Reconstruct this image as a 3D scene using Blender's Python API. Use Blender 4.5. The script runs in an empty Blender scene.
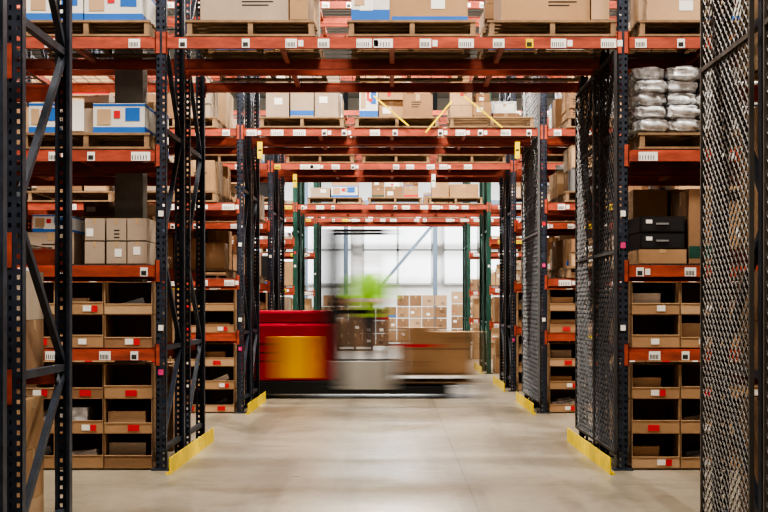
import bpy, math, random
from mathutils import Vector, Matrix
R = random.Random(7)
scene = bpy.context.scene
COL = scene.collection

# ------------------------------------------------------------------ materials
def mat(name, c, rough=0.6, metal=0.0, var=0.0, scale=8.0, bump=0.0, emis=None, es=1.0, dirt=None, stretch=None):
    m = bpy.data.materials.new(name); m.use_nodes = True
    nt = m.node_tree; b = nt.nodes['Principled BSDF']
    b.inputs['Base Color'].default_value = (*c, 1)
    b.inputs['Roughness'].default_value = rough
    b.inputs['Metallic'].default_value = metal
    if emis:
        b.inputs['Emission Color'].default_value = (*emis, 1)
        b.inputs['Emission Strength'].default_value = es
    if var > 0:
        tc = nt.nodes.new('ShaderNodeTexCoord')
        n = nt.nodes.new('ShaderNodeTexNoise'); n.inputs['Scale'].default_value = scale
        n.inputs['Detail'].default_value = 6; n.inputs['Roughness'].default_value = 0.6
        if stretch:
            mp = nt.nodes.new('ShaderNodeMapping'); mp.inputs['Scale'].default_value = stretch
            nt.links.new(tc.outputs['Object'], mp.inputs['Vector']); nt.links.new(mp.outputs['Vector'], n.inputs['Vector'])
        else:
            nt.links.new(tc.outputs['Object'], n.inputs['Vector'])
        r = nt.nodes.new('ShaderNodeValToRGB')
        d = dirt or tuple(x*(1-var) for x in c)
        r.color_ramp.elements[0].position = 0.3; r.color_ramp.elements[0].color = (*d, 1)
        r.color_ramp.elements[1].position = 0.7; r.color_ramp.elements[1].color = (*[min(1, x*(1+var*0.5)) for x in c], 1)
        nt.links.new(n.outputs['Fac'], r.inputs['Fac'])
        nt.links.new(r.outputs['Color'], b.inputs['Base Color'])
        if bump > 0:
            bp = nt.nodes.new('ShaderNodeBump'); bp.inputs['Strength'].default_value = bump
            nt.links.new(n.outputs['Fac'], bp.inputs['Height']); nt.links.new(bp.outputs['Normal'], b.inputs['Normal'])
    return m

M = {}
M['navy'] = mat('navy_rack_paint', (0.029, 0.039, 0.062), 0.45, 0.1, 0.45, 12)
M['orange'] = mat('orange_beam_paint', (0.37, 0.072, 0.040), 0.5, 0.0, 0.5, 7, stretch=(0.5, 2, 2))
M['green'] = mat('green_rack_paint', (0.015, 0.075, 0.055), 0.45, 0.0, 0.3, 9)
M['galv'] = mat('galvanised_steel', (0.22, 0.225, 0.235), 0.45, 0.5, 0.25, 14)
M['deckwire'] = mat('deck_wire', (0.10, 0.095, 0.09), 0.5, 0.4)
M['wire'] = mat('dark_wire', (0.06, 0.06, 0.065), 0.5, 0.3)
M['wiregr'] = mat('grey_wire', (0.12, 0.125, 0.135), 0.5, 0.3)
M['wirebr'] = mat('brown_wire', (0.080, 0.070, 0.062), 0.55, 0.2)
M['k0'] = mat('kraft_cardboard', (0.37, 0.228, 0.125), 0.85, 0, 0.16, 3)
M['k1'] = mat('kraft_cardboard_light', (0.46, 0.31, 0.19), 0.85, 0, 0.14, 3)
M['k2'] = mat('kraft_cardboard_dark', (0.26, 0.150, 0.082), 0.85, 0, 0.18, 3)
M['k3'] = mat('kraft_cardboard_grey', (0.36, 0.285, 0.22), 0.85, 0, 0.14, 3)
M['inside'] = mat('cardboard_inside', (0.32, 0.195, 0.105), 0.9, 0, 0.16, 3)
M['white'] = mat('white_cardboard', (0.60, 0.59, 0.56), 0.7, 0, 0.08, 4)
M['blue'] = mat('blue_print', (0.02, 0.13, 0.45), 0.6, 0, 0.1, 4)
M['tape'] = mat('packing_tape', (0.42, 0.29, 0.17), 0.3)
M['label'] = mat('paper_label', (0.72, 0.71, 0.68), 0.6)
M['red'] = mat('red_label', (0.55, 0.02, 0.03), 0.6)
M['black'] = mat('black_plastic', (0.012, 0.012, 0.014), 0.4)
M['ink'] = mat('black_ink', (0.02, 0.02, 0.02), 0.8)
M['wood'] = mat('pallet_wood', (0.26, 0.168, 0.098), 0.85, 0, 0.45, 5, 0.1)
M['yellow'] = mat('safety_yellow', (0.78, 0.58, 0.01), 0.5, 0, 0.3, 6)
M['concrete'] = mat('column_concrete', (0.27, 0.26, 0.245), 0.85, 0, 0.25, 5, 0.15)
M['wrap'] = mat('plastic_wrap', (0.72, 0.74, 0.77), 0.15, 0, 0.6, 15, 0.9)
M['grey'] = mat('grey_plastic', (0.20, 0.205, 0.21), 0.5)
M['fred'] = mat('truck_red', (0.50, 0.012, 0.040), 0.35)
M['fyel'] = mat('truck_yellow', (0.98, 0.55, 0.02), 0.4)
M['fgrey'] = mat('truck_grey', (0.46, 0.46, 0.44), 0.5)
M['dark'] = mat('dark_steel', (0.022, 0.024, 0.028), 0.45, 0.3)
M['rubber'] = mat('rubber', (0.02, 0.02, 0.02), 0.8)
M['skin'] = mat('skin', (0.50, 0.27, 0.18), 0.55)
M['vest'] = mat('hi_vis_fabric', (0.38, 0.85, 0.08), 0.7)
M['jeans'] = mat('dark_denim', (0.03, 0.045, 0.08), 0.85)
M['hair'] = mat('dark_hair', (0.02, 0.014, 0.01), 0.7)
M['pink'] = mat('pink_tag', (0.6, 0.05, 0.2), 0.6)

def floor_mat():
    m = bpy.data.materials.new('polished_concrete'); m.use_nodes = True
    nt = m.node_tree; b = nt.nodes['Principled BSDF']; N = nt.nodes.new; L = nt.links.new
    tc = N('ShaderNodeTexCoord')
    def noise(scale, detail, rough, sc=None, rot=0.0, dist=0.0):
        n = N('ShaderNodeTexNoise'); n.inputs['Scale'].default_value = scale; n.inputs['Detail'].default_value = detail; n.inputs['Roughness'].default_value = rough
        n.inputs['Distortion'].default_value = dist
        if sc:
            mp = N('ShaderNodeMapping'); mp.inputs['Scale'].default_value = sc; mp.inputs['Rotation'].default_value = (0, 0, rot)
            L(tc.outputs['Object'], mp.inputs['Vector']); L(mp.outputs['Vector'], n.inputs['Vector'])
        else: L(tc.outputs['Object'], n.inputs['Vector'])
        return n
    def ramp(src, p0, c0, p1, c1):
        r = N('ShaderNodeValToRGB'); r.color_ramp.elements[0].position = p0; r.color_ramp.elements[0].color = (*c0, 1)
        r.color_ramp.elements[1].position = p1; r.color_ramp.elements[1].color = (*c1, 1); L(src, r.inputs['Fac']); return r
    def mul(a, b_, f):
        x = N('ShaderNodeMixRGB'); x.blend_type = 'MULTIPLY'; x.inputs['Fac'].default_value = f; L(a, x.inputs[1]); L(b_, x.inputs[2]); return x.outputs[0]
    n1 = noise(0.5, 8, 0.6); n2 = noise(5, 5, 0.6); n4 = noise(12, 6, 0.7, (1, 0.45, 1)); n5 = noise(1.0, 4, 0.55, (2.6, 0.14, 1), 0.2)
    n6 = noise(1.0, 8, 0.68, (1.0, 0.45, 1), 0.0, 0.7)
    c = ramp(n1.outputs['Fac'], 0.36, (0.215, 0.185, 0.142), 0.64, (0.315, 0.278, 0.220)).outputs[0]
    c = mul(c, ramp(n5.outputs['Fac'], 0.40, (0.62, 0.60, 0.58), 0.48, (1, 1, 1)).outputs[0], 0.55)
    c = mul(c, ramp(n4.outputs['Fac'], 0.36, (0.72, 0.70, 0.67), 0.5, (1, 1, 1)).outputs[0], 0.5)
    c = mul(c, ramp(n6.outputs['Fac'], 0.36, (0.55, 0.52, 0.48), 0.48, (1, 1, 1)).outputs[0], 0.6)
    sp = N('ShaderNodeSeparateXYZ'); L(tc.outputs['Object'], sp.inputs[0])
    def joint(out, off, per):
        a = N('ShaderNodeMath'); a.operation = 'ADD'; a.inputs[1].default_value = off; L(out, a.inputs[0])
        p = N('ShaderNodeMath'); p.operation = 'PINGPONG'; p.inputs[1].default_value = per; L(a.outputs[0], p.inputs[0])
        q = N('ShaderNodeMath'); q.operation = 'LESS_THAN'; q.inputs[1].default_value = 0.007; L(p.outputs[0], q.inputs[0]); return q
    j1 = joint(sp.outputs['X'], -0.55, 2.3); j2 = joint(sp.outputs['Y'], -10.6, 2.3)
    mxm = N('ShaderNodeMath'); mxm.operation = 'MAXIMUM'; L(j1.outputs[0], mxm.inputs[0]); L(j2.outputs[0], mxm.inputs[1])
    ms = N('ShaderNodeMath'); ms.operation = 'MULTIPLY'; ms.inputs[1].default_value = 0.6; L(mxm.outputs[0], ms.inputs[0])
    mj = N('ShaderNodeMixRGB'); mj.inputs[2].default_value = (0.06, 0.052, 0.042, 1)
    L(ms.outputs[0], mj.inputs[0]); L(c, mj.inputs[1]); L(mj.outputs[0], b.inputs['Base Color'])
    rr = N('ShaderNodeMapRange'); rr.inputs[3].default_value = 0.22; rr.inputs[4].default_value = 0.42
    L(n2.outputs['Fac'], rr.inputs[0]); L(rr.outputs[0], b.inputs['Roughness'])
    return m
M['floor'] = floor_mat()
M['wall'] = mat('painted_wall', (0.66, 0.67, 0.66), 0.8, 0, 0.06, 0.6)
M['wallside'] = mat('painted_block_wall', (0.25, 0.24, 0.22), 0.85, 0, 0.08, 0.8)
M['ceil'] = mat('ceiling_deck', (0.20, 0.195, 0.18), 0.85, 0, 0.05, 0.5)
M['glass'] = mat('daylit_frosted_glass', (0.8, 0.84, 0.86), 0.3, emis=(0.90, 0.92, 0.92), es=0.75)
M['bluesteel'] = mat('blue_grey_steel', (0.12, 0.16, 0.21), 0.5, 0.1)
M['winframe'] = mat('window_frame_paint', (0.52, 0.55, 0.57), 0.5, 0)

# ------------------------------------------------------------------ mesh builder
class MB:
    def __init__(s): s.v = []; s.f = []; s.m = []; s.mats = []
    def mi(s, k):
        if k not in s.mats: s.mats.append(k)
        return s.mats.index(k)
    def quad(s, a, b, c, d, k):
        i = len(s.v); s.v += [a, b, c, d]; s.f.append((i, i+1, i+2, i+3)); s.m.append(s.mi(k))
    def box(s, x0, x1, y0, y1, z0, z1, k):
        i = len(s.v); mi = s.mi(k)
        s.v += [(x0,y0,z0),(x1,y0,z0),(x1,y1,z0),(x0,y1,z0),(x0,y0,z1),(x1,y0,z1),(x1,y1,z1),(x0,y1,z1)]
        for q in ((0,3,2,1),(4,5,6,7),(0,1,5,4),(1,2,6,5),(2,3,7,6),(3,0,4,7)):
            s.f.append(tuple(i+j for j in q)); s.m.append(mi)
    def bar(s, p, q, w, h, k, n=4, caps=True):
        p = Vector(p); q = Vector(q); d = (q-p).normalized()
        up = Vector((0,0,1)) if abs(d.z) < 0.95 else Vector((0,1,0))
        a = d.cross(up).normalized(); b = a.cross(d).normalized()
        i = len(s.v); mi = s.mi(k)
        for P in (p, q):
            for j in range(n):
                t = 2*math.pi*(j+0.5)/n
                c = math.sqrt(2) if n == 4 else 1
                s.v.append(tuple(P + a*(w/2*c*math.cos(t)) + b*(h/2*c*math.sin(t))))
        for j in range(n):
            s.f.append((i+j, i+(j+1)%n, i+n+(j+1)%n, i+n+j)); s.m.append(mi)
        if caps:
            s.f.append(tuple(i+n-1-j for j in range(n))); s.m.append(mi)
            s.f.append(tuple(i+n+j for j in range(n))); s.m.append(mi)
    def rotate_from(s, i0, cx, cy, ang):
        c, sn = math.cos(ang), math.sin(ang)
        for i in range(i0, len(s.v)):
            x, y, z = s.v[i]; x -= cx; y -= cy
            s.v[i] = (cx+x*c-y*sn, cy+x*sn+y*c, z)
    def build(s, name, parent=None, bevel=0, smooth=False, loc=None):
        me = bpy.data.meshes.new(name)
        vs = s.v
        if loc is not None:
            vs = [(x-loc[0], y-loc[1], z-loc[2]) for x, y, z in s.v]
        me.from_pydata(vs, [], s.f)
        for k in s.mats: me.materials.append(M[k])
        me.polygons.foreach_set('material_index', s.m)
        if smooth: me.polygons.foreach_set('use_smooth', [True]*len(s.f))
        me.update()
        o = bpy.data.objects.new(name, me); COL.objects.link(o)
        if loc is not None: o.location = loc
        if parent: o.parent = parent
        if bevel:
            b = o.modifiers.new('bevel', 'BEVEL'); b.width = bevel; b.segments = 2; b.limit_method = 'ANGLE'
        return o

# ------------------------------------------------------------------ rack parts
PW = 0.08
def post(mb, x, yface, sgn, H, k, perf=True):
    y1 = yface + sgn*0.07
    ya, yb = min(yface, y1), max(yface, y1)
    mb.box(x-PW/2, x-PW/2+0.004, ya, yb, 0, H, k); mb.box(x+PW/2-0.004, x+PW/2, ya, yb, 0, H, k)
    mb.box(x-PW/2, x-PW/2+0.018, y1-0.002, y1+0.002, 0, H, k); mb.box(x+PW/2-0.018, x+PW/2, y1-0.002, y1+0.002, 0, H, k)
    def q(a, b, z0, z1): mb.quad((x+a, yface, z0), (x+b, yface, z0), (x+b, yface, z1), (x+a, yface, z1), k)
    if perf:
        q(-PW/2, -0.029, 0, H); q(-0.013, 0.013, 0, H); q(0.029, PW/2, 0, H)
        n = int(H/0.05)
        for i in range(n):
            z = i*0.05
            q(-0.029, -0.013, z, z+0.028); q(0.013, 0.029, z, z+0.028)
    else:
        q(-PW/2, PW/2, 0, H)
    mb.box(x-0.075, x+0.075, ya-0.03, yb+0.03, 0, 0.012, k)

def frame(mb, x, y0, y1, H, k, perf):
    post(mb, x, y0, 1, H, k, perf); post(mb, x, y1, -1, H, k, perf)
    zs = [0.16, 0.96, 1.76, 2.7, 3.6, 4.5, H-0.15]
    for i, z in enumerate(zs):
        if i % 2 == 1 or i == 0 or i == len(zs)-1:
            mb.box(x-0.018, x+0.018, y0+0.05, y1-0.05, z-0.02, z+0.02, k)
    for i in range(len(zs)-1):
        a, b = (y0+0.05, y1-0.05) if i % 2 == 0 else (y1-0.05, y0+0.05)
        mb.bar((x, a, zs[i]+0.02), (x, b, zs[i+1]-0.02), 0.034, 0.04, k)

RL = random.Random(21)
def beam(mb, xa, xb, yface, sgn, z, k, labels=0, lab_h=0.07):
    a, b = xa+PW/2, xb-PW/2
    yo = yface - sgn*0.004; yi = yface + sgn*0.045
    mb.box(a, b, min(yo,yi), max(yo,yi), z-0.045, z+0.022, k)
    yo2 = yface + sgn*0.012; yi2 = yface + sgn*0.030
    mb.box(a, b, min(yo2,yi2), max(yo2,yi2), z+0.022, z+0.045, k)
    for s_, e in ((1, a), (-1, b)):
        xx = sorted((e, e+s_*0.008)); mb.box(xx[0], xx[1], min(yo,yi)-0.002, max(yo,yi)+0.01, z-0.09, z+0.09, k)
        xx = sorted((e+s_*0.006, e-s_*0.030)); y_ = yface - sgn*0.006
        mb.box(xx[0], xx[1], min(y_, yface-sgn*0.001), max(y_, yface-sgn*0.001), z-0.085, z+0.085, k)
    if labels:
        n = labels
        for i in range(n):
            if RL.random() < 0.12: continue
            cx = a + (b-a)*(i+0.5)/n + RL.uniform(-0.07, 0.07)
            y_ = yo - sgn*0.003
            ww = RL.choice([0.03, 0.045, 0.06, 0.075])
            z0 = z-0.042
            kk = 'label' if RL.random() < 0.92 else 'yellow'
            mb.box(cx-ww, cx+ww, min(y_, yo), max(y_, yo), z0, z0+lab_h, kk)
            y2 = y_ - sgn*0.001
            for j in range(6):
                xx = cx-ww+0.008+j*(2*ww-0.02)/6
                mb.quad((xx, y2, z0+0.008), (xx+0.006, y2, z0+0.008), (xx+0.006, y2, z0+lab_h*0.62), (xx, y2, z0+lab_h*0.62), 'ink')
            if RL.random() < 0.4:
                mb.box(cx+ww+0.01, cx+ww+0.05, min(y_, yo), max(y_, yo), z0+0.01, z0+lab_h-0.01, 'label')

def deck(mb, xa, xb, y0, y1, z, k='orange'):
    n = max(2, int((xb-xa)/0.9))
    for i in range(1, n+1):
        x = xa+(xb-xa)*i/(n+1)
        mb.box(x-0.02, x+0.02, y0+0.045, y1-0.045, z+0.0, z+0.045, k)
    nx = int((xb-xa)/0.12)
    for i in range(nx):
        x = xa+0.06+i*(xb-xa-0.12)/(nx-1)
        mb.box(x-0.0025, x+0.0025, y0+0.0, y1-0.0, z+0.050, z+0.055, 'deckwire')
    for j in range(6):
        y = y0+0.05+(y1-y0-0.1)*j/5
        mb.box(xa+0.05, xb-0.05, y-0.0025, y+0.0025, z+0.046, z+0.051, 'deckwire')

LV = [0.91, 1.57, 2.48, 3.37, 4.9]
TX = 1.82
def rack(y0, y1, levels, tun, xs, k='navy', perf=True, H=5.7, labels=True):
    mb = MB()
    for x in xs:
        frame(mb, x, y0, y1, H, k, perf)
    for a, b in zip(xs[:-1], xs[1:]):
        tunnel = (a < 0 < b)
        for z in (tun if tunnel else levels):
            beam(mb, a, b, y0, 1, z, 'orange', (9 if not tunnel else 13) if labels else 0)
            beam(mb, a, b, y1, -1, z, 'orange', 0)
            if z > 1.2: deck(mb, a+PW/2, b-PW/2, y0, y1, z)
    for x in xs:
        if abs(x) < 2 and labels:
            for z, kk in ((1.75, 'pink'), (2.0, 'label'), (2.25, 'red'), (1.1, 'label'), (0.75, 'pink')):
                if R.random() < 0.45 and y0 > 9:
                    mb.box(x-0.02, x+0.02, y0-0.006, y0-0.002, z, z+0.045, kk)
    return mb.build('pallet_rack')

XS1 = [-7.5, -4.66, -TX, TX, 4.66, 7.5]
XS0 = [-4.66, -TX, TX, 4.66]
ROWS = [
    (5.68, 6.75, 7.03, 8.13),
    (11.5, 12.57, 12.85, 13.92),
    (17.5, 18.5, 18.65, 19.65),
    (21.85, 22.92, 23.15, 24.2),
    (27.4, 28.45, 28.75, 29.8),
    (34.6, 35.6, 35.8, 36.8)]
for i, (a, b, c, d) in enumerate(ROWS):
    xs = XS0 if i in (0,) else XS1
    k = 'green' if i >= 4 else 'navy'
    tz = 3.37 if i < 4 else (3.13 if i == 4 else 3.3)
    lv = [z if z != 3.37 else tz for z in LV]
    for (p, q) in ((a, b), (c, d)):
        rack(p, q, lv, [tz, 4.9], xs, k, perf=(i <= 3), labels=(p == a or i == 0))

# ------------------------------------------------------------------ pallets, cartons
def pallet_mesh(w=1.02, d=1.0):
    mb = MB(); h = 0.13; rr = random.Random(3)
    for j in range(7):
        y = -d/2 + j*(d-0.09)/6
        e = rr.uniform(-0.01, 0.01)
        mb.box(-w/2+e, w/2+e, y, y+0.09, h-0.02, h-rr.uniform(0, 0.002), 'wood')
    for x in (-w/2+0.01, -0.02, w/2-0.05):
        mb.box(x, x+0.04, -d/2+0.005, d/2-0.005, 0.018, h-0.02, 'wood')
    for y in (-d/2, -0.05, d/2-0.1):
        mb.box(-w/2, w/2, y, y+0.1, 0, 0.018, 'wood')
    me_o = mb.build('wooden_pallet'); me = me_o.data; bpy.data.objects.remove(me_o); return me
PM = pallet_mesh()
def pallet(x, y, z, sx=1.0, rot=0.0):
    o = bpy.data.objects.new('wooden_pallet', PM); COL.objects.link(o)
    o.location = (x, y, z); o.scale = (sx, 1, 1); o.rotation_euler[2] = rot
    return o

def carton(mb, x0, x1, y0, y1, z0, z1, k=None, lab=True):
    k = k or R.choice(['k0','k0','k1','k1','k2','k3'])
    mb.box(x0, x1, y0, y1, z0, z1, k)
    e = 0.0012; w, h = x1-x0, z1-z0; cx = (x0+x1)/2; cy = (y0+y1)/2
    if k == 'white':
        t = h*0.2
        mb.box(x0-e, x1+e, y0-e, y1+e, z0, z0+t, 'blue'); mb.box(x0-e, x1+e, y0-e, y1+e, z1-h*0.1, z1-h*0.02, 'blue')
        mb.box(x0+w*0.62, x0+w*0.9, y0-2*e, y0, z0+h*0.4, z0+h*0.85, 'blue')
        mb.box(x0+w*0.08, x0+w*0.34, y0-3*e, y0, z0+h*0.28, z0+h*0.8, 'k1')
        mb.box(x0+w*0.40, x0+w*0.52, y0-3*e, y0, z0+h*0.5, z0+h*0.75, 'red')
    elif k in ('wrap', 'black', 'grey'):
        mb.box(x0-e, x1+e, cy-0.01, cy+0.01, z0, z1+e, 'ink')
    else:
        tw = min(0.05, w*0.15)
        mb.box(cx-tw/2, cx+tw/2, y0-e, y1+e, z1-h*0.25, z1+e, 'tape')
        mb.box(x0-e, x1+e, cy-0.025, cy+0.025, z1-h*0.2, z1+e*0.5, 'tape')
        mb.box(x0+0.002, x1-0.002, y0-e*0.6, y0, z0+0.002, z0+0.006, 'ink')
    if lab:
        r = R.random()
        lx = R.uniform(x0+w*0.05, x0+w*0.55); lz = R.uniform(z0+h*0.1, z0+h*0.5)
        if r < 0.4:
            mb.box(lx, lx+min(0.11, w*0.35), y0-2*e, y0, lz, lz+min(0.08, h*0.35), 'label')
        elif r < 0.7:
            for j in range(3):
                mb.box(lx, lx+w*R.uniform(0.2,0.38), y0-e, y0, lz+j*0.028, lz+j*0.028+0.010, 'ink')
        elif r < 0.78:
            mb.box(x0-e, x1+e, y0-e, y0, z0+h*0.08, z0+h*0.24, R.choice(['blue', 'red', 'blue', 'green']))
        if R.random() < 0.15:
            mb.box(lx, lx+0.04, y0-2.5*e, y0, lz, lz+0.04, 'red')

def stack(x0, x1, y0, y1, z, H, cw=None, ch=None, k=None, ragged=True, name='cardboard_box_stack', loose=0):
    mb = MB(); auto = ch is None
    cw = cw or R.uniform(0.24, 0.5); ch = ch or R.uniform(0.16, 0.36)
    nx = max(1, round((x1-x0)/cw)); ny = 2
    d = (y1-y0)/ny
    mixed = auto and R.random() < 0.65
    kk = k or R.choice(['k0','k1','k2','k3', None, None])
    ws = [R.uniform(0.7, 1.35) if mixed else 1 for _ in range(nx)]; sw = sum(ws); ws = [w_*(x1-x0)/sw for w_ in ws]
    for iy in range(ny):
        x = x0
        for ix in range(nx):
            c = ch*(R.uniform(0.6, 1.35) if mixed else 1)
            Hc = H*(R.uniform(0.5, 1.0) if (mixed and ragged) else 1)
            nz = max(1, int(Hc/c)); 
            if nz*c < Hc*0.8: c = Hc/nz
            top = nz - (R.choice([0,0,0,1]) if ragged and nz > 1 else 0)
            kc = kk if not mixed else R.choice(['k0','k1','k2','k3',kk,kk])
            if auto and R.random() < 0.16: kc = R.choice(['white','wrap','grey','white','black'])
            for iz in range(top):
                j = R.uniform(0.003, 0.02); yj = R.uniform(0, 0.06)
                i0 = len(mb.v)
                carton(mb, x+j, x+ws[ix]-0.006, y0+iy*d+yj, y0+(iy+1)*d-0.02, z+iz*c, z+(iz+1)*c-0.002, kc if (kc and R.random() < 0.85) else None)
                if auto and ragged and nx > 1: mb.rotate_from(i0, x+ws[ix]/2, y0+(iy+0.5)*d, R.uniform(-0.035, 0.035))
            if loose and iy == 0 and R.random() < 0.6:
                hw = min(ws[ix]*0.36, 0.16); lh = R.uniform(0.07, 0.13); i0 = len(mb.v)
                cxx = x+ws[ix]/2; cyy = y0+d*0.5; zt = z+top*c
                carton(mb, cxx-hw, cxx+hw, cyy-0.12, cyy+0.12, zt, zt+lh, R.choice(['k1','k0','k3','wrap','label','k2']))
                mb.rotate_from(i0, cxx, cyy, R.uniform(-0.5, 0.5))
            x += ws[ix]
    return mb.build(name)

def fill(xa, xb, y0, y1, z, clear, dens=0.85, hmin=0.35, maxfrac=0.95):
    z = z + 0.056
    n = max(1, int((xb-xa-0.1)/1.2)); step = (xb-xa-0.16)/n
    for i in range(n):
        if R.random() > dens: continue
        cx = xa+0.08+step*(i+0.5)+R.uniform(-0.02, 0.02); cy = (y0+y1)/2
        pallet(cx, cy, z)
        hm = clear-0.20
        if hm < 0.12: continue
        H = R.uniform(max(0.12, hm*hmin), hm*maxfrac)
        ww = R.uniform(0.42, 0.5)
        stack(cx-ww, cx+ww, cy-0.47, cy+0.45, z+0.131, H, loose=(H < hm-0.15))

def floor_fill(xa, xb, y0, y1, z, clear):
    stack(xa+0.06, xb-0.06, y0+0.08, y1-0.08, z, clear-0.06, R.uniform(.35,.5), R.uniform(.25,.35))

def bins(xa, xb, y0, y1, z0, nx, nz, h):
    mb = MB(); w = (xb-xa)/nx; t = 0.006
    for ix in range(nx):
        for iz in range(nz):
            k = R.choice(['k0','k0','k1','k2'])
            x0, x1 = xa+ix*w+0.004, xa+(ix+1)*w-0.004; a, b = z0+iz*h, z0+(iz+1)*h-0.004
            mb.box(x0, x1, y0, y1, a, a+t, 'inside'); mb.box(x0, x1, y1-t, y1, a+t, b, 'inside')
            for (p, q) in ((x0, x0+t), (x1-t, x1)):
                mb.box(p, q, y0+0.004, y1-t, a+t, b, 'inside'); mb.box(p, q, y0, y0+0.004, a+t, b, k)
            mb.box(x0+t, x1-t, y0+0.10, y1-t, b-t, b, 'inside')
            lip = h*R.uniform(0.30, 0.38)
            mb.box(x0+t, x1-t, y0+0.001, y0+t, a+t, a+lip, k)
            mb.box(x0, x1, y0-0.003, y0, a+lip-0.004, a+lip+0.004, 'k1')
            c = R.uniform(0.35, 0.6); lx = x0+(x1-x0)*c
            r = R.random()
            if r < 0.55: mb.box(lx, lx+0.065, y0-0.004, y0, a+0.025, a+0.07, 'label')
            if r < 0.35: mb.box(lx+0.07, lx+0.115, y0-0.004, y0, a+0.02, a+0.07, 'red')
            elif r > 0.75: mb.box(lx-0.02, lx+0.07, y0-0.004, y0, a+0.02, a+0.068, 'red')
            r = R.random()
            if r < 0.35:
                kk = R.choice(['label','wrap','k3','grey','black'])
                for q in range(R.choice([1, 2, 3])):
                    xx = R.uniform(x0+0.03, x0+0.12)
                    mb.bar((xx, y0+0.10+q*0.1, a+0.05+q*0.03), (x1-R.uniform(0.03,0.12), y0+0.14+q*0.1, a+h*R.uniform(0.35,0.55)), 0.08, 0.06, kk)
            elif r < 0.8:
                fx = R.uniform(0.5, 0.95)
                mb.box(x0+0.02, x0+0.02+(x1-x0-0.04)*fx, y0+R.uniform(0.03, 0.10), y1-0.05, a+t, a+h*R.uniform(0.45, 0.75), R.choice(['k0','k1','k3','k2','k1','wrap']))
    return mb.build('cardboard_storage_bins')

SIDES = [(-4.66, -TX), (TX, 4.66)]
OUT = [(-7.5, -4.66), (4.66, 7.5)]
for i, (a, b, c, d) in enumerate(ROWS):
    tz = 3.37 if i < 4 else (3.13 if i == 4 else 3.3)
    for (xa, xb) in SIDES:
        xa_, xb_ = xa+0.06, xb-0.06
        if i == 0:
            for (p, q) in ((a, b), (c, d)):
                stack(xa_+0.02, xb_-0.03, p+0.06, q-0.08, 0.0, 0.82, 0.45, 0.27, None, False)
                stack(xa_+0.02, xb_-0.03, p+0.06, q-0.08, 0.91+0.056, 0.52, 0.45, 0.26, None, False)
                if xa > 0:
                    stack(xa_+0.02, xb_-0.03, p+0.06, q-0.08, 1.57+0.056, 0.72, 0.45, 0.36, 'k0', False)
                    stack(xa_+0.02, xb_-0.03, p+0.06, q-0.08, 2.48+0.056, 0.70, 0.45, 0.35, 'k1', False)
                    stack(xa_+0.02, xb_-0.03, p+0.06, q-0.08, 3.37+0.056, 0.9, 0.45, 0.3, 'k0', False)
            continue
        if i <= 3:
            bins(xa_+0.01, xb_-0.01, a+0.03, a+0.50, 0.012, 7, 3, 0.275)
            bins(xa_+0.01, xb_-0.01, a+0.03, a+0.50, LV[0]+0.056, 7, 2, 0.262)
            floor_fill(xa_, xb_, c, d, 0.0, 0.82); floor_fill(xa_, xb_, c, d, LV[0]+0.056, 0.54)
        else:
            floor_fill(xa_, xb_, a, b, 0.0, 0.82); floor_fill(xa_, xb_, a, b, LV[0]+0.056, 0.54)
        if i == 1:
            fill(xa_, xb_, c, d, 1.57, 0.85, 0.75, 0.4, 0.9)
            fill(xa_, xb_, c, d, 2.48, 0.83, 0.8, 0.4, 0.8)
            fill(xa_, xb_, c, d, 3.37, 1.4, 0.8)
        else:
            for (p, q) in ((a, b), (c, d)):
                if i >= 4 and p == c: continue
                fill(xa_, xb_, p, q, 1.57, 0.85, 0.95, 0.6)
                fill(xa_, xb_, p, q, 2.48, tz-2.48-0.06, 0.95, 0.6)
                fill(xa_, xb_, p, q, tz, 1.4, 0.9)
    if i in (1, 2, 3, 4):
        for (xa, xb) in OUT:
            xa_, xb_ = xa+0.06, xb-0.06
            floor_fill(xa_, xb_, a, b, 0.0, 0.82); floor_fill(xa_, xb_, a, b, LV[0]+0.056, 0.54)
            fill(xa_, xb_, a, b, 1.57, 0.85, 0.9, 0.5); fill(xa_, xb_, a, b, 2.48, 0.62, 0.9, 0.5); fill(xa_, xb_, a, b, tz, 1.3, 0.9, 0.5)
    if i == 1:
        z = 3.37+0.056
        for (cx, w, ks) in ((-1.12, 0.98, ('k3','k0')), (0.16, 0.98, ('white','k1')), (1.27, 0.98, ('k0','k1'))):
            pallet(cx, (a+b)/2, z); pallet(cx, (c+d)/2, z)
            mb = MB()
            zz = z+0.131
            if ks[0] == 'white':
                carton(mb, cx-0.48, cx-0.18, a+0.06, b-0.1, zz, zz+0.42, 'white'); carton(mb, cx-0.16, cx+0.44, a+0.06, b-0.1, zz, zz+0.5, 'k0')
                mb.box(cx-0.16, cx+0.44, a+0.055, a+0.06, zz, zz+0.03, 'blue')
            else:
                carton(mb, cx-0.40, cx+0.30, a+0.08, b-0.1, zz, zz+0.45, ks[0]); carton(mb, cx+0.31, cx+0.45, a+0.06, b-0.1, zz, zz+0.5, ks[1])
            mb.build('cardboard_box_stack')
            stack(cx-0.45, cx+0.45, c+0.08, d-0.08, zz, 0.7)
    elif i in (2, 3, 4, 5):
        for (p, q) in ((a, b), (c, d)):
            if i >= 4 and p == c: continue
            for cx in (-1.12, 0.02, 1.16):
                z = tz+0.056; pallet(cx+0.04, (p+q)/2, z)
                if i == 2 and cx > 1 and p == a: continue
                stack(cx-0.42, cx+0.48, p+0.08, q-0.08, z+0.131, R.uniform(0.35, 0.75) if i < 4 else 0.4, loose=1)

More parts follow.
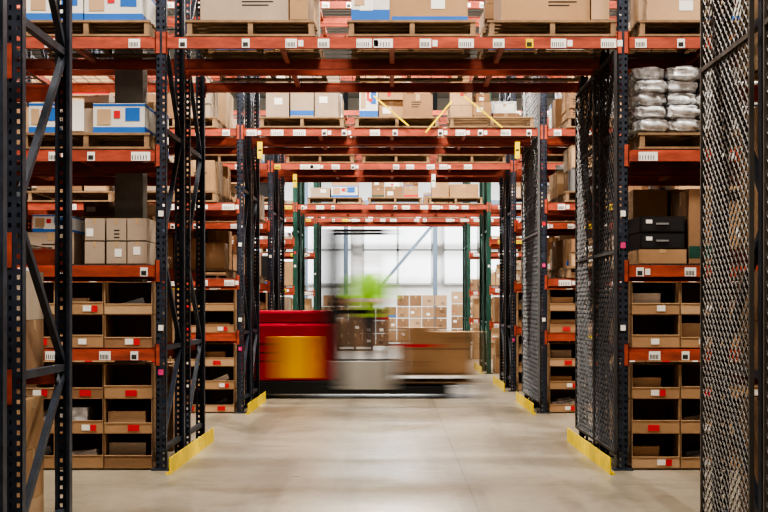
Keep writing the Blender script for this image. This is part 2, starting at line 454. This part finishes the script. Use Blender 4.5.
# ---- hand-placed contents of row 1 front bays
y0, y1 = 11.5, 12.57
z = 1.57+0.056
mb = MB()
for ix in range(3):
    for iz in range(2):
        i0 = len(mb.v)
        carton(mb, -2.44+ix*0.17, -2.283+ix*0.17, y0+0.1, y1-0.2, z+iz*0.185, z+iz*0.185+0.18, 'k3')
        mb.rotate_from(i0, -2.36+ix*0.17, 12.0, R.uniform(-0.015, 0.015))
mb.build('cardboard_box_stack')
mb = MB(); carton(mb, -2.92, -2.55, y0+0.2, y1-0.2, z, z+0.26, 'k3'); carton(mb, -2.88, -2.6, y0+0.2, y1-0.2, z+0.261, z+0.40, 'white'); mb.build('cardboard_box_stack')
stack(-4.5, -3.1, y0+0.08, y1-0.1, z, 0.6, .4, .28)
z = 2.48+0.056
pallet(-2.42, (y0+y1)/2, z); pallet(-3.7, (y0+y1)/2, z)
zz = z+0.131
mb = MB(); carton(mb, -2.37, -1.96, y0+0.08, y1-0.1, zz, zz+0.235, 'white', False); mb.build('printed_carton')
mb = MB(); carton(mb, -2.88, -2.64, y0+0.08, y1-0.1, zz, zz+0.24, 'white', False); mb.build('printed_carton')
mb = MB(); carton(mb, -2.63, -2.38, y0+0.12, y1-0.1, zz, zz+0.2, 'k3', False)
mb.box(-2.60, -2.45, y0+0.115, y0+0.119, zz+0.02, zz+0.26, 'label'); mb.build('cardboard_box_stack')
stack(-4.2, -3.25, y0+0.08, y1-0.1, zz, 0.5)
z = 3.37+0.056
pallet(-2.42, (y0+y1)/2, z); pallet(-3.7, (y0+y1)/2, z); zz = z+0.131
mb = MB(); carton(mb, -2.9, -2.45, y0+0.08, y1-0.1, zz, zz+0.3, 'white', False); carton(mb, -2.44, -1.98, y0+0.08, y1-0.1, zz, zz+0.28, 'white', False)
mb.build('cardboard_box_stack'); stack(-4.2, -3.25, y0+0.08, y1-0.1, zz, 0.8)
z = 3.37+0.056
pallet(2.46, (y0+y1)/2, z); pallet(3.7, (y0+y1)/2, z); zz = z+0.131
stack(2.02, 2.5, y0+0.08, y1-0.1, zz, 0.5, .48, .5, 'k1', False); stack(2.52, 2.95, y0+0.08, y1-0.1, zz, 0.5, .43, .25, 'white', False)
stack(3.25, 4.2, y0+0.08, y1-0.1, zz, 0.8)
z = 2.48+0.056; zz = z+0.131
pallet(2.46, (y0+y1)/2, z); pallet(3.7, (y0+y1)/2, z); stack(3.25, 4.2, y0+0.08, y1-0.1, zz, 0.5)
def bundle(mbv, cx, cy, cz, rx, ry, rz, seed):
    rr = random.Random(seed); n, m = 22, 36
    ph = [rr.uniform(0, 6) for _ in range(8)]
    i0 = len(mbv.v); mi = mbv.mi('wrap')
    def sp(v, p): return math.copysign(abs(v)**p, v)
    for a in range(n+1):
        t = math.pi*a/n - math.pi/2
        for b in range(m):
            u = 2*math.pi*b/m
            k = 1+0.06*math.sin(5*u+ph[0])*math.cos(t)+0.05*math.sin(9*t+ph[1]+2*u)+0.05*math.sin(11*u+ph[2]+6*t)+0.03*math.sin(17*t+7*u+ph[4])
            x = sp(math.cos(t), .5)*sp(math.cos(u), .45)*rx*k; y = sp(math.cos(t), .5)*sp(math.sin(u), .45)*ry*k
            mbv.v.append((cx+x, cy+y, cz+sp(math.sin(t), .6)*rz*(1+0.08*math.sin(4*u+ph[3])+0.06*math.sin(9*u+ph[5]))))
    for a in range(n):
        for b in range(m):
            mbv.f.append((i0+a*m+b, i0+a*m+(b+1)%m, i0+(a+1)*m+(b+1)%m, i0+(a+1)*m+b)); mbv.m.append(mi)
mb = MB()
for ix in range(4):
    for iz in range(5):
        for iy in range(2):
            bundle(mb, 2.07+ix*0.25+R.uniform(-.02,.02), y0+0.28+iy*0.45+R.uniform(-.03,.03), zz+0.068+iz*0.103, 0.127, 0.2, 0.058, ix*17+iz*3+iy)
mb.build('wrapped_textile_bundles', smooth=True)
z = 1.57+0.056
mb = MB()
for iz in range(2):
    a = z+0.12+iz*0.135
    mb.box(1.97, 2.33, y0+0.12, y0+0.75, a, a+0.128, 'black')
    mb.box(1.985, 2.315, y0+0.112, y0+0.12, a+0.012, a+0.116, 'dark')
    mb.box(2.10, 2.20, y0+0.098, y0+0.112, a+0.06, a+0.075, 'grey')
    mb.box(2.02, 2.07, y0+0.109, y0+0.112, a+0.07, a+0.1, 'label')
mb.build('black_file_drawers')
mb = MB(); carton(mb, 1.96, 2.34, y0+0.1, y0+0.8, z, z+0.118, 'k0', False); mb.build('cardboard_box')
mb = MB(); carton(mb, 2.36, 2.62, y0+0.1, y0+0.8, z, z+0.6, 'k2', True); carton(mb, 2.64, 2.95, y0+0.1, y0+0.8, z, z+0.5, 'k0', True); mb.build('cardboard_box_stack')
stack(3.1, 4.5, y0+0.08, y1-0.1, z, 0.6, .4, .28)

# ------------------------------------------------------------------ mesh guards
def wire_mesh(name, x, y0, y1, z0, z1, pitch, slope, th, k, fk):
    mb = MB(); W = y1-y0; H = z1-z0; dz = pitch*slope
    for s_ in (1, -1):
        c = -W*slope
        while c < H+W*slope:
            t0 = max(0, -c/slope); t1 = min(W, (H-c)/slope)
            if t1 > t0+0.005:
                za, zb = c+slope*t0, c+slope*t1
                ya, yb = (y0+t0, y0+t1) if s_ == 1 else (y1-t0, y1-t1)
                mb.bar((x, ya, z0+za), (x, yb, z0+zb), th, th, k, n=3, caps=False)
            c += dz
    f = 0.012
    for (a, b) in (((x, y0, z0), (x, y0, z1)), ((x, y1, z0), (x, y1, z1)), ((x, y0, z0), (x, y1, z0)), ((x, y0, z1), (x, y1, z1)), ((x, y0, (z0+z1)/2), (x, y1, (z0+z1)/2))):
        mb.bar(a, b, f*2, f*2, fk)
    return mb.build(name)
wire_mesh('wire_mesh_guard', TX-0.09, 7.03, 8.13, 0.02, 5.2, 0.085, 0.75, 0.009, 'wirebr', 'wirebr')
wire_mesh('wire_mesh_guard', TX-0.09, 5.68, 6.75, 0.02, 5.2, 0.085, 0.75, 0.009, 'wirebr', 'wirebr')
wire_mesh('wire_mesh_guard', TX-0.06, 11.5, 12.65, 0.14, 3.3, 0.10, 0.8, 0.007, 'wire', 'wire')
wire_mesh('wire_mesh_guard', TX-0.06, 12.72, 13.92, 0.14, 3.3, 0.10, 0.8, 0.007, 'wire', 'wire')
wire_mesh('wire_mesh_guard', TX-0.06, 17.5, 19.65, 0.14, 4.2, 0.12, 0.9, 0.007, 'wiregr', 'wiregr')

def guard(x, y0, y1):
    mb = MB(); s_ = 1 if x < 0 else -1
    mb.box(min(x, x+s_*0.008), max(x, x+s_*0.008), y0, y1, 0.0, 0.13, 'yellow')
    a, b = sorted((x-s_*0.008, x-s_*0.03)); mb.box(a, b, y0, y1, 0.0, 0.010, 'yellow')
    mb.build('yellow_rack_end_guard')
for (a, d) in ((11.2, 13.95), (17.3, 19.7), (21.75, 24.2), (27.3, 29.8), (34.5, 36.8), (5.6, 8.2)):
    guard(-TX+0.11, a, d); guard(TX-0.14, a, d)

mb = MB()
for (xa, za, xb, zb) in ((-0.22, 3.80, 0.20, 3.44), (0.40, 3.36, 0.72, 3.74), (0.86, 3.80, 1.32, 3.42)):
    mb.bar((xa, 17.46, za), (xb, 17.46, zb), 0.006, 0.020, 'yellow')
mb.build('yellow_ratchet_straps')
for (x, y, zt, kk) in ((-1.58, 17.46, 3.32, 'yellow'), (1.50, 17.46, 3.32, 'yellow'), (-1.45, 21.8, 3.32, 'yellow'), (0.62, 21.8, 3.32, 'label')):
    mb = MB(); mb.bar((x, y, zt), (x, y, zt-0.07), 0.004, 0.004, 'ink'); mb.box(x-0.03, x+0.03, y-0.002, y+0.002, zt-0.27, zt-0.07, kk)
    mb.box(x-0.02, x+0.02, y-0.003, y-0.002, zt-0.18, zt-0.16, 'ink'); mb.build('hanging_tag')

def column(x, y, s_=0.24):
    mb = MB(); mb.box(x-s_/2, x+s_/2, y-s_/2, y+s_/2, 0, 8.49, 'concrete')
    mb.box(x-s_/2-0.01, x+s_/2+0.01, y-s_/2-0.01, y+s_/2+0.01, 0, 0.15, 'concrete')
    mb.build('concrete_column')
column(-2.27, 12.71); column(4.95, 12.71)

# ------------------------------------------------------------------ room shell
def slab(name, x0, x1, y0, y1, z0, z1, k):
    mb = MB(); mb.box(x0, x1, y0, y1, z0, z1, k); return mb.build(name)
XW = 12; YB = -5; YF = 51; ZC = 8.5
slab('floor', -XW, XW, YB, YF, -0.2, 0, 'floor')
slab('ceiling', -XW, XW, YB, YF, ZC, ZC+0.2, 'ceil')
slab('wall_left', -XW-0.2, -XW, YB, YF, 0, ZC, 'wallside')
slab('wall_right', XW, XW+0.2, YB, YF, 0, ZC, 'wallside')
slab('wall_back', -XW, XW, YF, YF+0.2, 0, ZC, 'wall')
slab('wall_front', -XW, XW, YB-0.2, YB, 0, ZC, 'wallside')
n = 1
for cx in (-6, -2.6, 0.2, 3.0, 6):
    mb = MB(); w = 1.2; z0, z1 = 2.0, 4.4; y = YF
    mb.box(cx-w, cx+w, y-0.04, y-0.02, z0, z1, 'glass')
    for a in (-w, 0, w):
        mb.box(cx+a-0.035, cx+a+0.035, y-0.09, y-0.0, z0, z1, 'winframe')
    for zz in (z0, z0+1.2, z1): mb.box(cx-w, cx+w, y-0.09, y-0.0, zz-0.035, zz+0.035, 'winframe')
    mb.build('window_%d' % n); n += 1
mb = MB()
for x in (-2.9, -1.55, 1.45, 5.5): mb.box(x-0.07, x+0.07, 49.0, 49.15, 0, ZC-0.02, 'bluesteel')
mb.bar((-1.5, 49.1, 0.6), (1.40, 49.1, 4.0), 0.10, 0.10, 'bluesteel')
mb.box(-2.9, 5.5, 49.05, 49.15, 4.6, 4.8, 'bluesteel'); mb.box(-2.9, 5.5, 49.05, 49.12, 3.95, 4.03, 'bluesteel')
mb.build('steel_bracing')
def dock_stack(x0, nx, nz, y, w=0.40, h=0.37, k=None):
    mb = MB()
    for ix in range(nx):
        for iz in range(nz - (1 if ix == 0 else 0)):
            carton(mb, x0+ix*w+0.015, x0+(ix+1)*w-0.015, y, y+0.45, 0.135+iz*h, 0.135+(iz+1)*h-0.03, k or R.choice(['k0','k0','k2','k2','k1']))
    mb.build('cardboard_box_stack')
    for i in range(max(1, round(nx*w/1.1))): pallet(x0+0.55+i*1.1, y+0.35, 0.0)
dock_stack(-0.25, 5, 4, 46.2); dock_stack(1.9, 3, 5, 46.6, 0.42, 0.4)
dock_stack(-2.6, 5, 4, 46.4)
dock_stack(-1.6, 4, 3, 41.0, 0.38, 0.36, 'k2')
# ------------------------------------------------------------------ light fixtures
def fixture(x, y, power, col=(1, 0.93, 0.82)):
    e = bpy.data.objects.new('high_bay_light', None); COL.objects.link(e); e.location = (x, y, 7.2)
    mb = MB(); mb.box(-0.75, 0.75, -0.28, 0.28, 0.02, 0.09, 'label'); mb.box(-0.7, 0.7, -0.06, 0.06, 0.09, 0.16, 'grey')
    for s_ in (-0.5, 0.5): mb.bar((s_, 0, 0.16), (s_, 0, 1.29), 0.012, 0.012, 'galv', n=6)
    mb.build('housing', e)
    l = bpy.data.lights.new('lamp', 'AREA'); l.shape = 'RECTANGLE'; l.size = 1.4; l.size_y = 0.5; l.energy = power; l.color = col
    lo = bpy.data.objects.new('lamp', l); COL.objects.link(lo); lo.parent = e; lo.location = (0, 0, 0)
for y, p in ((1.0, 180), (4.0, 210), (9.8, 365), (15.7, 530), (20.8, 520), (25.8, 440), (32.2, 420), (40, 500), (46, 650)):
    for x in (-5.2, 0, 5.2):
        fixture(x, y, p, (1, 0.925, 0.815) if y < 38 else (0.98, 0.98, 0.98))

# ------------------------------------------------------------------ order picker truck
OX, OY = -0.45, 20.72
truck = bpy.data.objects.new('order_picker_forklift', None); COL.objects.link(truck); truck.location = (OX, OY, 0)
def part(name, fn, bevel=0.0, smooth=False):
    mb = MB(); fn(mb); return mb.build(name, truck, bevel, smooth)
def cyl(mb, c, axis, r, l, k, n=20):
    c = Vector(c); a = Vector(axis); mb.bar(c-a*l/2, c+a*l/2, 2*r, 2*r, k, n=n)
part('power_unit_body', lambda m: (m.box(-1.78, -0.46, -0.44, 0.44, 0.24, 1.04, 'fred'), m.box(-1.70, -0.54, -0.40, 0.40, 1.04, 1.22, 'fred')), 0.04)
part('battery_panel', lambda m: (m.box(-1.14, -0.64, -0.462, -0.43, 0.28, 0.86, 'fyel'), m.box(-1.14, -0.64, 0.43, 0.462, 0.28, 0.86, 'fyel')), 0.01)
part('body_seams', lambda m: [m.box(-1.70, -1.24, -0.444, -0.438, zz, zz+0.025, 'dark') for zz in (0.50, 0.62, 0.74)])
part('chassis_skirt', lambda m: (m.box(-1.80, -0.46, -0.45, 0.45, 0.06, 0.24, 'dark'), m.box(-0.46, 1.35, -0.45, -0.31, 0.06, 0.17, 'dark'), m.box(-0.46, 1.35, 0.31, 0.45, 0.06, 0.17, 'dark')), 0.015)
def wheels(m):
    for y in (-0.3, 0.3): cyl(m, (-1.35, y, 0.13), (0,1,0), 0.13, 0.12, 'rubber')
    for y in (-0.38, 0.38):
        for x in (1.12, 1.28): cyl(m, (x, y, 0.075), (0,1,0), 0.075, 0.11, 'rubber')
part('wheels', wheels)
def mast(m):
    for y in (-0.36, 0.36):
        m.box(-0.54, -0.38, y-0.04, y+0.04, 0.08, 2.36, 'dark')
        m.box(-0.46, -0.22, y*0.84-0.03, y*0.84+0.03, 0.15, 2.30, 'dark')
    for zz in (0.3, 1.25, 2.26): m.box(-0.48, -0.38, -0.36, 0.36, zz, zz+0.1, 'dark')
    cyl(m, (-0.38, 0.1, 1.15), (0,0,1), 0.045, 1.9, 'dark'); cyl(m, (-0.38, -0.1, 1.15), (0,0,1), 0.045, 2.0, 'dark', 12)
part('mast', mast)
def cab(m):
    m.box(-0.26, 0.50, -0.46, 0.46, 0.20, 0.27, 'dark')
    m.box(-0.26, 0.46, -0.47, -0.44, 0.12, 0.52, 'fgrey'); m.box(-0.26, 0.46, 0.44, 0.47, 0.12, 0.52, 'fgrey')
    m.box(-0.24, -0.20, -0.40, 0.40, 0.27, 1.20, 'dark')
    m.box(0.46, 0.50, -0.42, 0.42, 0.27, 0.80, 'dark')
part('operator_platform', cab, 0.012)
def ohg(m):
    for y in (-0.44, 0.44):
        m.bar((0.47, y, 0.5), (0.44, y, 2.32), 0.03, 0.03, 'dark')
        m.bar((-0.5, y, 2.33), (0.48, y, 2.33), 0.035, 0.035, 'dark')
    for i in range(9):
        x = -0.44+i*0.112; m.bar((x, -0.44, 2.335), (x, 0.44, 2.335), 0.02, 0.022, 'dark')
part('overhead_guard', ohg)
def forks(m):
    m.box(0.50, 0.54, -0.40, 0.40, 0.18, 0.75, 'dark')
    for y in (-0.25, 0.25):
        m.box(0.50, 0.53, y-0.06, y+0.06, 0.175, 0.7, 'dark'); m.box(0.53, 1.5, y-0.06, y+0.06, 0.18, 0.21, 'dark')
part('forks', forks)
ANG = math.radians(70); OPX, OPY = 0.13, 0.14
def op2truck(x, y, z):
    return (OPX + x*math.cos(ANG)-y*math.sin(ANG), OPY + x*math.sin(ANG)+y*math.cos(ANG), z+0.27)
def ctl(m):
    hs = [op2truck(-0.285, s_*0.218, 1.06) for s_ in (-1, 1)]
    for h_ in hs:
        cyl(m, h_, (0,0,1), 0.018, 0.14, 'black', 10)
        m.bar((h_[0], h_[1], 1.18), (h_[0], h_[1], h_[2]-0.07), 0.03, 0.03, 'dark')
    m.bar((hs[0][0], hs[0][1], 1.2), (hs[1][0], hs[1][1], 1.2), 0.04, 0.05, 'dark')
    lx = min(hs, key=lambda h: h[0])
    m.bar((-0.22, lx[1], 1.17), (lx[0], lx[1], 1.2), 0.05, 0.05, 'dark')
part('control_handles', ctl)

mvs = [truck]
lp = pallet(OX+1.10, OY, 0.212, 1.06); mvs.append(lp)
mb = MB(); lz = 0.212+0.131
for (ax, bx, hs) in ((0.56, 1.08, (0.34, 0.30)), (1.09, 1.64, (0.34, 0.24))):
    zq = lz
    for h_ in hs:
        carton(mb, OX+ax, OX+bx, OY-0.44, OY+0.42, zq, zq+h_-0.004, R.choice(['k0', 'k2', 'k0']), True); zq += h_
ld = mb.build('cardboard_box_stack', loc=(OX+1.05, OY, lz)); mvs.append(ld)

def skin_mesh(name, pts, edges, rad, roots, sub=2):
    me = bpy.data.meshes.new(name); me.from_pydata(pts, edges, []); o = bpy.data.objects.new(name, me); COL.objects.link(o)
    o.modifiers.new('s', 'SKIN'); sl = me.skin_vertices[0].data
    for i, r in enumerate(rad):
        sl[i].radius = (r if isinstance(r, tuple) else (r, r)); sl[i].use_root = i in roots
    ss = o.modifiers.new('u', 'SUBSURF'); ss.levels = sub; ss.render_levels = sub
    dg = bpy.context.evaluated_depsgraph_get(); dg.update()
    m2 = bpy.data.meshes.new_from_object(o.evaluated_get(dg)); bpy.data.objects.remove(o)
    for p in m2.polygons: p.use_smooth = True
    return m2
def operator():
    e = bpy.data.objects.new('forklift_operator', None); COL.objects.link(e); e.location = (OX+OPX, OY+OPY, 0.27); e.rotation_euler[2] = ANG
    P = [(0,0,0.93),(0,0,1.08),(0.0,0,1.25),(0.01,0,1.39),(0.0,0,1.47),(-0.015,0,1.55),
         (0,-0.10,0.88),(-0.02,-0.12,0.50),(0.02,-0.13,0.09),(-0.12,-0.14,0.04),
         (0,0.10,0.88),(-0.02,0.12,0.50),(0.02,0.13,0.09),(-0.12,0.14,0.04),
         (0.01,-0.20,1.39),(0.03,-0.27,1.14),(-0.17,-0.25,1.05),(-0.235,-0.23,1.06),
         (0.01,0.20,1.39),(0.03,0.27,1.14),(-0.17,0.25,1.05),(-0.235,0.23,1.06)]
    E = [(0,1),(1,2),(2,3),(3,4),(4,5),(0,6),(6,7),(7,8),(8,9),(0,10),(10,11),(11,12),(12,13),(3,14),(14,15),(15,16),(16,17),(3,18),(18,19),(19,20),(20,21)]
    Rr = [(0.15,0.20),(0.15,0.20),(0.16,0.225),(0.13,0.18),(0.07,0.075),0.06, 0.11,0.078,0.055,0.045, 0.11,0.078,0.055,0.045, 0.085,0.060,0.042,0.034, 0.085,0.060,0.042,0.034]
    m2 = skin_mesh('body', P, E, Rr, {0}, 3)
    for k in ('vest', 'jeans', 'skin', 'black', 'label', 'dark'): m2.materials.append(M[k])
    for p in m2.polygons:
        c = p.center
        if c.z > 1.49: i = 2
        elif c.z < 0.12: i = 3
        elif c.z < 0.85: i = 1
        elif abs(c.y) > 0.19 and c.z < 1.12 and c.x < -0.06: i = 2
        elif abs(c.z-1.10) < 0.02 and abs(c.y) < 0.19: i = 4
        else: i = 0
        p.material_index = i
    b = bpy.data.objects.new('body', m2); COL.objects.link(b); b.parent = e
    mb = MB(); n, m = 20, 28; hc = Vector((-0.03, 0, 1.655)); sk = mb.mi('skin'); hr = mb.mi('hair')
    for a in range(n+1):
        t = math.pi*a/n-math.pi/2
        for q in range(m):
            u = 2*math.pi*q/m; x, y, zz = math.cos(t)*math.cos(u), math.cos(t)*math.sin(u), math.sin(t)
            w = 0.080*(1-0.22*max(0, -zz))
            X, Y, Z = x*0.100, y*w, zz*0.120
            if x < -0.8 and abs(y) < 0.22 and -0.35 < zz < 0.1: X -= 0.022*(1-abs(y)/0.22)*(0.5-zz)
            if x < -0.7 and 0.02 < zz < 0.2 and 0.2 < abs(y) < 0.6: X += 0.008
            if x < -0.6 and zz < -0.7: X -= 0.008
            mb.v.append((hc.x+X, hc.y+Y, hc.z+Z))
    for a in range(n):
        for q in range(m):
            mb.f.append((a*m+q, a*m+(q+1)%m, (a+1)*m+(q+1)%m, (a+1)*m+q))
            u = 2*math.pi*(q+.5)/m; t = math.pi*(a+.5)/n-math.pi/2; x = math.cos(t)*math.cos(u); zz = math.sin(t)
            mb.m.append(hr if (zz > 0.45 or (x > 0.1 and zz > -0.3)) else sk)
    for s_ in (-1, 1):
        mb.bar((hc.x-0.088, s_*0.03, hc.z+0.012), (hc.x-0.095, s_*0.03, hc.z+0.012), 0.024, 0.012, 'label', n=8)
        mb.bar((hc.x-0.094, s_*0.03, hc.z+0.012), (hc.x-0.0965, s_*0.03, hc.z+0.012), 0.010, 0.010, 'ink', n=8)
        mb.bar((hc.x+0.008, s_*0.076, hc.z-0.005), (hc.x+0.014, s_*0.090, hc.z), 0.035, 0.06, 'skin', n=10)
    mb.bar((hc.x-0.087, -0.024, hc.z-0.062), (hc.x-0.087, 0.024, hc.z-0.062), 0.012, 0.010, 'red', n=6)
    mb.build('head', e, 0, True)
    for s_ in (-1, 1):
        HP = [(-0.215, s_*0.232, 1.06), (-0.24, s_*0.232, 1.055), (-0.262, s_*0.236, 1.05)]; HE = [(0,1),(1,2)]; HR = [0.026, (0.018,0.036), (0.015,0.038)]; roots = {0}
        for f in range(4):
            zf = 1.082-f*0.021; L = (0.034, 0.040, 0.037, 0.029)[f]; b0 = len(HP)
            HP += [(-0.268, s_*0.240, zf), (-0.268-L*0.6, s_*0.240, zf-0.002), (-0.268-L, s_*0.220, zf-0.004), (-0.268-L*0.75, s_*0.198, zf-0.005)]
            HE += [(b0,b0+1),(b0+1,b0+2),(b0+2,b0+3)]; HR += [0.0095, 0.009, 0.0085, 0.0075]; roots.add(b0)
        b0 = len(HP)
        HP += [(-0.238, s_*0.222, 1.085), (-0.25, s_*0.20, 1.10), (-0.272, s_*0.195, 1.098)]; HE += [(b0,b0+1),(b0+1,b0+2)]; HR += [0.012, 0.010, 0.008]; roots.add(b0)
        hm = skin_mesh('hand', HP, HE, HR, roots, 1); hm.materials.append(M['skin'])
        ho = bpy.data.objects.new('hand_left' if s_ > 0 else 'hand_right', hm); COL.objects.link(ho); ho.parent = e
    return e
mvs.append(operator())

DX = 0.50
for o in mvs:
    x = o.location.x
    o.location.x = x-DX; o.keyframe_insert('location', frame=0)
    o.location.x = x+DX; o.keyframe_insert('location', frame=2)
    for fc in o.animation_data.action.fcurves:
        for kp in fc.keyframe_points: kp.interpolation = 'LINEAR'
        fc.extrapolation = 'LINEAR'
scene.frame_set(1)
scene.render.use_motion_blur = True
scene.render.motion_blur_shutter = 0.8

w = bpy.data.worlds.new('World'); scene.world = w; w.use_nodes = True
w.node_tree.nodes['Background'].inputs[0].default_value = (0.6, 0.7, 0.8, 1); w.node_tree.nodes['Background'].inputs[1].default_value = 0.5
cam = bpy.data.cameras.new('camera'); co = bpy.data.objects.new('camera', cam); COL.objects.link(co)
co.location = (0, 0, 1.31); co.rotation_euler = (math.pi/2, 0, 0)
cam.sensor_width = 36; cam.lens = 1460/768*36
cam.shift_x = -8/768; cam.shift_y = 48/768
cam.clip_end = 200
scene.camera = co
scene.view_settings.view_transform = 'AgX'
scene.view_settings.look = 'AgX - High Contrast'
scene.view_settings.exposure = 0.18
